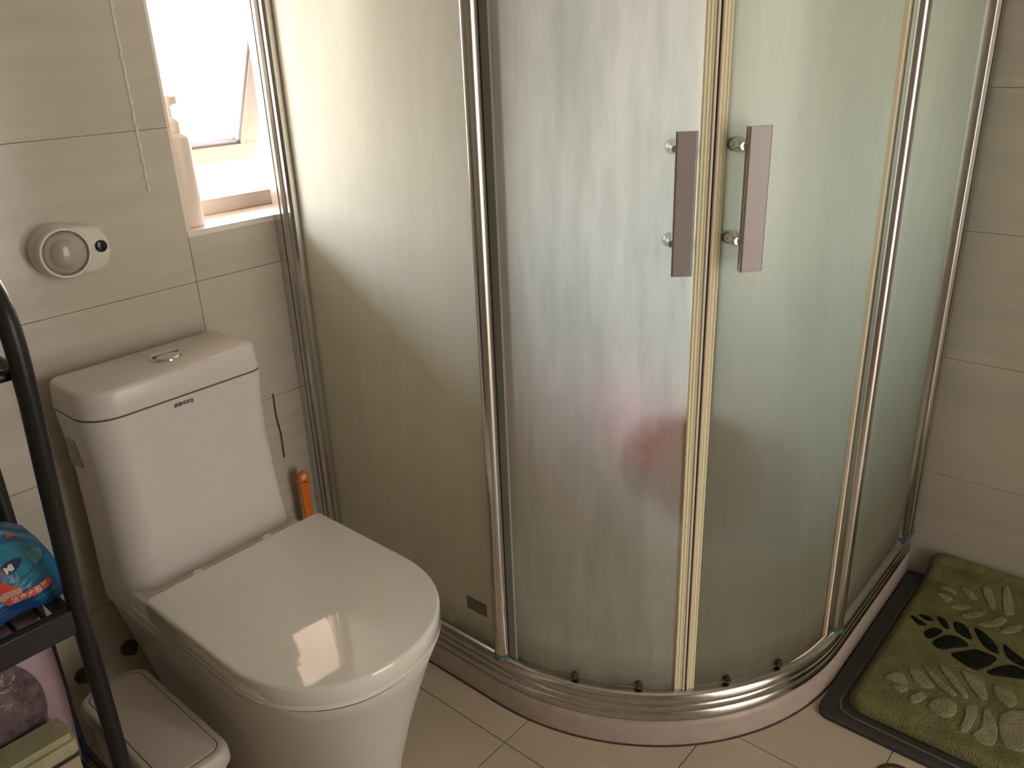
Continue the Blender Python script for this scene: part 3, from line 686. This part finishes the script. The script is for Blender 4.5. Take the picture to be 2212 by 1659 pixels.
# lavender pack on the bottom shelf with a round film window
lv = thing('lavender_tissue_pack', 'lavender plastic pack with dark round window on the lower rack shelf', 'packet', (-1.785, -.285, .262))
bm = loft([rrect(-.100, .100, -.070, .070, .022, 0), rrect(-.108, .108, -.078, .078, .03, .03), rrect(-.112, .112, -.080, .080, .03, .15), rrect(-.112, .112, -.078, .078, .03, .25), rrect(-.112, .112, -.060, .060, .02, .290), rrect(-.105, .105, -.045, .045, .01, .295)])
obj('pack_film', bm, M['lav'], lv, angle=50)
bm = bmesh.new(); rings = []
for k in range(9):
    a_ = PI/2*k/8; rings.append([(-.000+.080*math.cos(a_)*math.cos(t), -.079-.018*math.sin(a_), .180+.098*math.cos(a_)*math.sin(t)) for t in [2*PI*i/32 for i in range(32)]])
loft(rings, bm=bm); obj('film_window', bm, M['lavdark'], lv, angle=60)
obj('blue_edge', BX(((.1085, -.055, .0), (.1135, .055, .085))), M['packdeep'], lv, bevel=.002)
# card box in front of it
bx = thing('card_box', 'beige card box with pale green lid band in front of the lavender pack', 'box', (-1.758, -.430, .262))
obj('box_body', BX(((-.055, -.004, 0), (.055, .040, .108))), M['box'], bx, bevel=.002)
bm = loft([rrect(-.057, .057, -.012, .041, [.002, .002, .010, .010], z) for z in (.120, .142)]); obj('box_lid', bm, M['boxgreen'], bx)
obj('lid_top', loft([rrect(-.052, .052, -.006, .040, .003, z) for z in (.142, .153)]), M['boxgreen'], bx)
obj('printed_band', BX(((-.0552, -.0045, .106), (.0552, .040, .121))), M['boxdark'], bx, smooth=False)
t_ = obj('box_lettering', textmesh('Soft cotton', .011, 0, .0002), M['boxdark'], bx, smooth=False); t_.location = (.018, -.0048, .085); t_.rotation_euler = (R(90), R(-2), 0)

# ------------------------------------------------------------------ floor mats at the right wall
dm = thing('rubber_mat', 'dark grey rubber mat with raised seam lying beside the shower curb', 'mat', (0, 0, 0))
obj('mat_base', loft([rrect(-.586, XW-.002, -1.98, -1.106, [.004, .030, .04, .01], z) for z in (.001, .008)]+[rrect(-.582, XW-.006, -1.976, -1.110, [.004, .028, .04, .01], .011)]), M['matrub'], dm, angle=40)
bm = bmesh.new(); tube(bm, [(-.030, -1.142, .0115), (-.30, -1.140, .0115), (-.530, -1.138, .0115), (-.552, -1.148, .0115), (-.560, -1.175, .0115), (-.562, -1.40, .0115), (-.565, -1.90, .0115)], .0022, 6)
obj('mat_seam', bm, M['matline'], dm)
bm = bmesh.new(); tube(bm, [(-.563, -1.455, .0118), (-.585, -1.462, .0118)], .0030, 6); obj('mat_rib', bm, M['matline'], dm)

DARK= [[(-0.19, -1.172), (-0.197, -1.191), (-0.205, -1.212), (-0.216, -1.197), (-0.206, -1.183)], [(-0.175, -1.184), (-0.17, -1.206), (-0.183, -1.22), (-0.188, -1.203)], [(-0.161, -1.221), (-0.165, -1.24), (-0.191, -1.255), (-0.194, -1.245), (-0.178, -1.23)], [(-0.232, -1.214), (-0.208, -1.226), (-0.208, -1.245), (-0.229, -1.24), (-0.249, -1.226)], [(-0.158, -1.256), (-0.155, -1.279), (-0.194, -1.303), (-0.194, -1.278), (-0.182, -1.264)], [(-0.256, -1.238), (-0.217, -1.256), (-0.208, -1.281), (-0.22, -1.302), (-0.245, -1.28), (-0.269, -1.261)], [(-0.152, -1.298), (-0.159, -1.319), (-0.181, -1.345), (-0.21, -1.359), (-0.206, -1.337), (-0.184, -1.315)], [(-0.274, -1.282), (-0.247, -1.302), (-0.224, -1.318), (-0.23, -1.358), (-0.262, -1.35), (-0.293, -1.334), (-0.289, -1.307)], [(-0.171, -1.361), (-0.184, -1.382), (-0.198, -1.406), (-0.222, -1.427), (-0.221, -1.39), (-0.207, -1.374)], [(-0.286, -1.356), (-0.256, -1.372), (-0.234, -1.392), (-0.239, -1.418), (-0.251, -1.435), (-0.275, -1.396), (-0.288, -1.366)]]
LIGHT= [[(-0.042, -1.193), (-0.019, -1.21), (-0.025, -1.225), (-0.046, -1.232), (-0.046, -1.214)], [(-0.073, -1.193), (-0.066, -1.21), (-0.069, -1.23), (-0.089, -1.222), (-0.084, -1.208)], [(-0.002, -1.232), (0.003, -1.252), (-0.038, -1.279), (-0.042, -1.257)], [(0.025, -1.276), (0.036, -1.294), (-0.043, -1.317), (-0.049, -1.302)], [(0.05, -1.317), (0.057, -1.33), (-0.037, -1.356), (-0.053, -1.336), (-0.005, -1.326)], [(-0.106, -1.233), (-0.08, -1.246), (-0.071, -1.273), (-0.095, -1.259)], [(-0.119, -1.26), (-0.091, -1.28), (-0.067, -1.303), (-0.095, -1.298), (-0.121, -1.277)], [(-0.131, -1.298), (-0.108, -1.321), (-0.072, -1.332), (-0.076, -1.346), (-0.11, -1.34), (-0.133, -1.318)], [(-0.132, -1.345), (-0.096, -1.359), (-0.074, -1.379), (-0.105, -1.377), (-0.131, -1.358)], [(-0.434, -1.191), (-0.408, -1.202), (-0.402, -1.219), (-0.425, -1.237), (-0.431, -1.217)], [(-0.45, -1.209), (-0.435, -1.234), (-0.441, -1.242), (-0.462, -1.23)], [(-0.378, -1.224), (-0.367, -1.241), (-0.379, -1.26), (-0.398, -1.28), (-0.411, -1.264), (-0.401, -1.24)], [(-0.347, -1.243), (-0.358, -1.268), (-0.375, -1.291), (-0.391, -1.32), (-0.404, -1.316), (-0.39, -1.284)], [(-0.335, -1.272), (-0.327, -1.288), (-0.355, -1.316), (-0.384, -1.341), (-0.393, -1.333), (-0.368, -1.306)], [(-0.316, -1.309), (-0.318, -1.335), (-0.323, -1.356), (-0.365, -1.371), (-0.375, -1.363), (-0.355, -1.341)], [(-0.319, -1.371), (-0.319, -1.393), (-0.326, -1.413), (-0.349, -1.42), (-0.37, -1.411), (-0.356, -1.388)], [(-0.465, -1.25), (-0.432, -1.26), (-0.431, -1.276), (-0.457, -1.272), (-0.475, -1.262)], [(-0.468, -1.288), (-0.435, -1.289), (-0.418, -1.31), (-0.43, -1.33), (-0.459, -1.333), (-0.476, -1.318)], [(-0.418, -1.344), (-0.404, -1.36), (-0.436, -1.368), (-0.487, -1.364), (-0.49, -1.35), (-0.449, -1.352)], [(-0.4, -1.374), (-0.414, -1.389), (-0.444, -1.407), (-0.488, -1.41), (-0.495, -1.391), (-0.486, -1.371), (-0.463, -1.384)], [(-0.407, -1.404), (-0.376, -1.421), (-0.356, -1.452), (-0.466, -1.473), (-0.479, -1.427), (-0.441, -1.411)]]
rg = thing('green_rug', 'green pile bath rug with pale and dark leaf pattern, one end riding up the wall', 'rug', (0, 0, 0))
RGX0 = -.540; RGT = .024
BEND = -.035; RB = .055
def rug_pt(s_, y, h):
    """s_: distance along x from the wall end of the flat part; h: height above the mat"""
    base = .0115
    if s_ <= BEND: return Vector((s_, y, base+h))
    arc_ = (s_-BEND)/RB
    if arc_ < PI/2: return Vector((BEND+(RB-h)*math.sin(arc_), y, base+RB-(RB-h)*math.cos(arc_)))
    return Vector((BEND+RB-h, y, base+RB+(s_-BEND-RB*PI/2)))
SEND = BEND+RB*PI/2+.030
def lump(s_, y): return .0016*math.sin(s_*41+y*23)+.0012*math.sin(y*57-s_*19)
NS, NY = 90, 110; Y0, Y1 = -1.900, -1.150
bm = bmesh.new(); T_ = []
def rug_out(i, j):
    s_ = RGX0+(SEND-RGX0)*i/NS; y = Y1+(Y0-Y1)*j/NY
    # rounded corners
    rc = .035
    for (cs, sg) in ((RGX0, 1), (SEND, -1)):
        for (cy, sy_) in ((Y1, -1), (Y0, 1)):
            ds = (s_-cs)*sg; dy = (y-cy)*sy_
            if ds < rc and dy < rc:
                qx, qy = rc-ds, rc-dy; m_ = max(qx, qy)
                if m_ > 0:
                    l = math.hypot(qx, qy); f_ = m_/l if l > 0 else 1
                    ds, dy = rc-qx*f_, rc-qy*f_; s_ = cs+sg*ds; y = cy+sy_*dy
    e_ = min(i, NS-i)/NS*(SEND-RGX0); e2 = min(j, NY-j)/NY*(Y1-Y0); ee = min(e_, e2)
    h = RGT*min(1, .35+.65*math.sqrt(max(0, min(1, ee/.014)))) + (lump(s_, y) if ee > .01 else 0)
    return s_, y, h
for i in range(NS+1):
    row = []
    for j in range(NY+1):
        s_, y, h = rug_out(i, j); row.append(bm.verts.new(rug_pt(s_, y, h)))
    T_.append(row)
Bt = [[bm.verts.new(rug_pt(*rug_out(i, j)[:2], .001)) for j in range(NY+1)] for i in range(NS+1)]
for i in range(NS):
    for j in range(NY):
        bm.faces.new((T_[i][j], T_[i][j+1], T_[i+1][j+1], T_[i+1][j])); bm.faces.new((Bt[i][j], Bt[i+1][j], Bt[i+1][j+1], Bt[i][j+1]))
for i in range(NS):
    for j in (0, NY): bm.faces.new((T_[i][j], T_[i+1][j], Bt[i+1][j], Bt[i][j]))
for j in range(NY):
    for i in (0, NS): bm.faces.new((T_[i][j], T_[i][j+1], Bt[i][j+1], Bt[i][j]))
bmesh.ops.recalc_face_normals(bm, faces=bm.faces)
obj('rug_pile', bm, M['rug'], rg, angle=80)
def smooth_poly(p, it=2):
    for _ in range(it):
        q = []
        for i in range(len(p)):
            a_, b2 = p[i], p[(i+1) % len(p)]
            q += [(a_[0]*.8+b2[0]*.2, a_[1]*.8+b2[1]*.2), (a_[0]*.2+b2[0]*.8, a_[1]*.2+b2[1]*.8)]
        p = q
    return p
def leaf(poly, mat):
    p = smooth_poly(poly); n = len(p); cx = sum(a_[0] for a_ in p)/n; cy = sum(a_[1] for a_ in p)/n
    p = [(cx+(x_-cx)*1.16, cy+(y_-cy)*1.16) for x_, y_ in p]
    bm = bmesh.new(); rings = []
    for f_, dh in ((1.0, -.002), (.97, .0015), (.85, .0028), (.6, .0030), (.3, .0030)):
        rings.append([bm.verts.new(rug_pt(cx+(x_-cx)*f_, cy+(y_-cy)*f_, RGT+lump(cx+(x_-cx)*f_, cy+(y_-cy)*f_)+dh)) for x_, y_ in p])
    for a_, b2 in zip(rings, rings[1:]):
        for k in range(n): bm.faces.new((a_[k], a_[(k+1) % n], b2[(k+1) % n], b2[k]))
    bm.faces.new(rings[-1]); bmesh.ops.recalc_face_normals(bm, faces=bm.faces)
    o = obj('leaf', bm, mat, rg, angle=80)
    return o
for p_ in DARK: leaf(p_, M['rugdark'])
for p_ in LIGHT: leaf(p_, M['ruglight'])
# the rest of the pattern, out towards the near end
for k in range(5):
    y_ = -1.50-.075*k
    for sgn in (-1, 1):
        cx_ = -.27+.045*sgn
        leaf([(cx_-.035*sgn, y_+.0), (cx_, y_-.018), (cx_+.045*sgn, y_+.028), (cx_+.012*sgn, y_+.034)], M['rugdark'])
        cx_ = -.43+.04*sgn; leaf([(cx_-.03*sgn, y_-.02), (cx_, y_-.038), (cx_+.04*sgn, y_+.0), (cx_+.012*sgn, y_+.012)], M['ruglight'])
# floor drain
dn = thing('floor_drain', 'round brown metal floor drain beside the dark rubber mat', 'drain', (-.652, -1.292, 0))
obj('drain_ring', lathe([(.040, 0), (.040, .002), (.037, .0035), (.030, .0035), (.029, .001), (.001, .001)], n=36), M['drain'], dn)
for k in range(5):
    y_ = -.020+.010*k; w_ = math.sqrt(.029**2-y_*y_); obj('drain_bar', BX(((-w_, y_-.002, .0008), (w_, y_+.002, .0032))), M['drain'], dn, smooth=False)
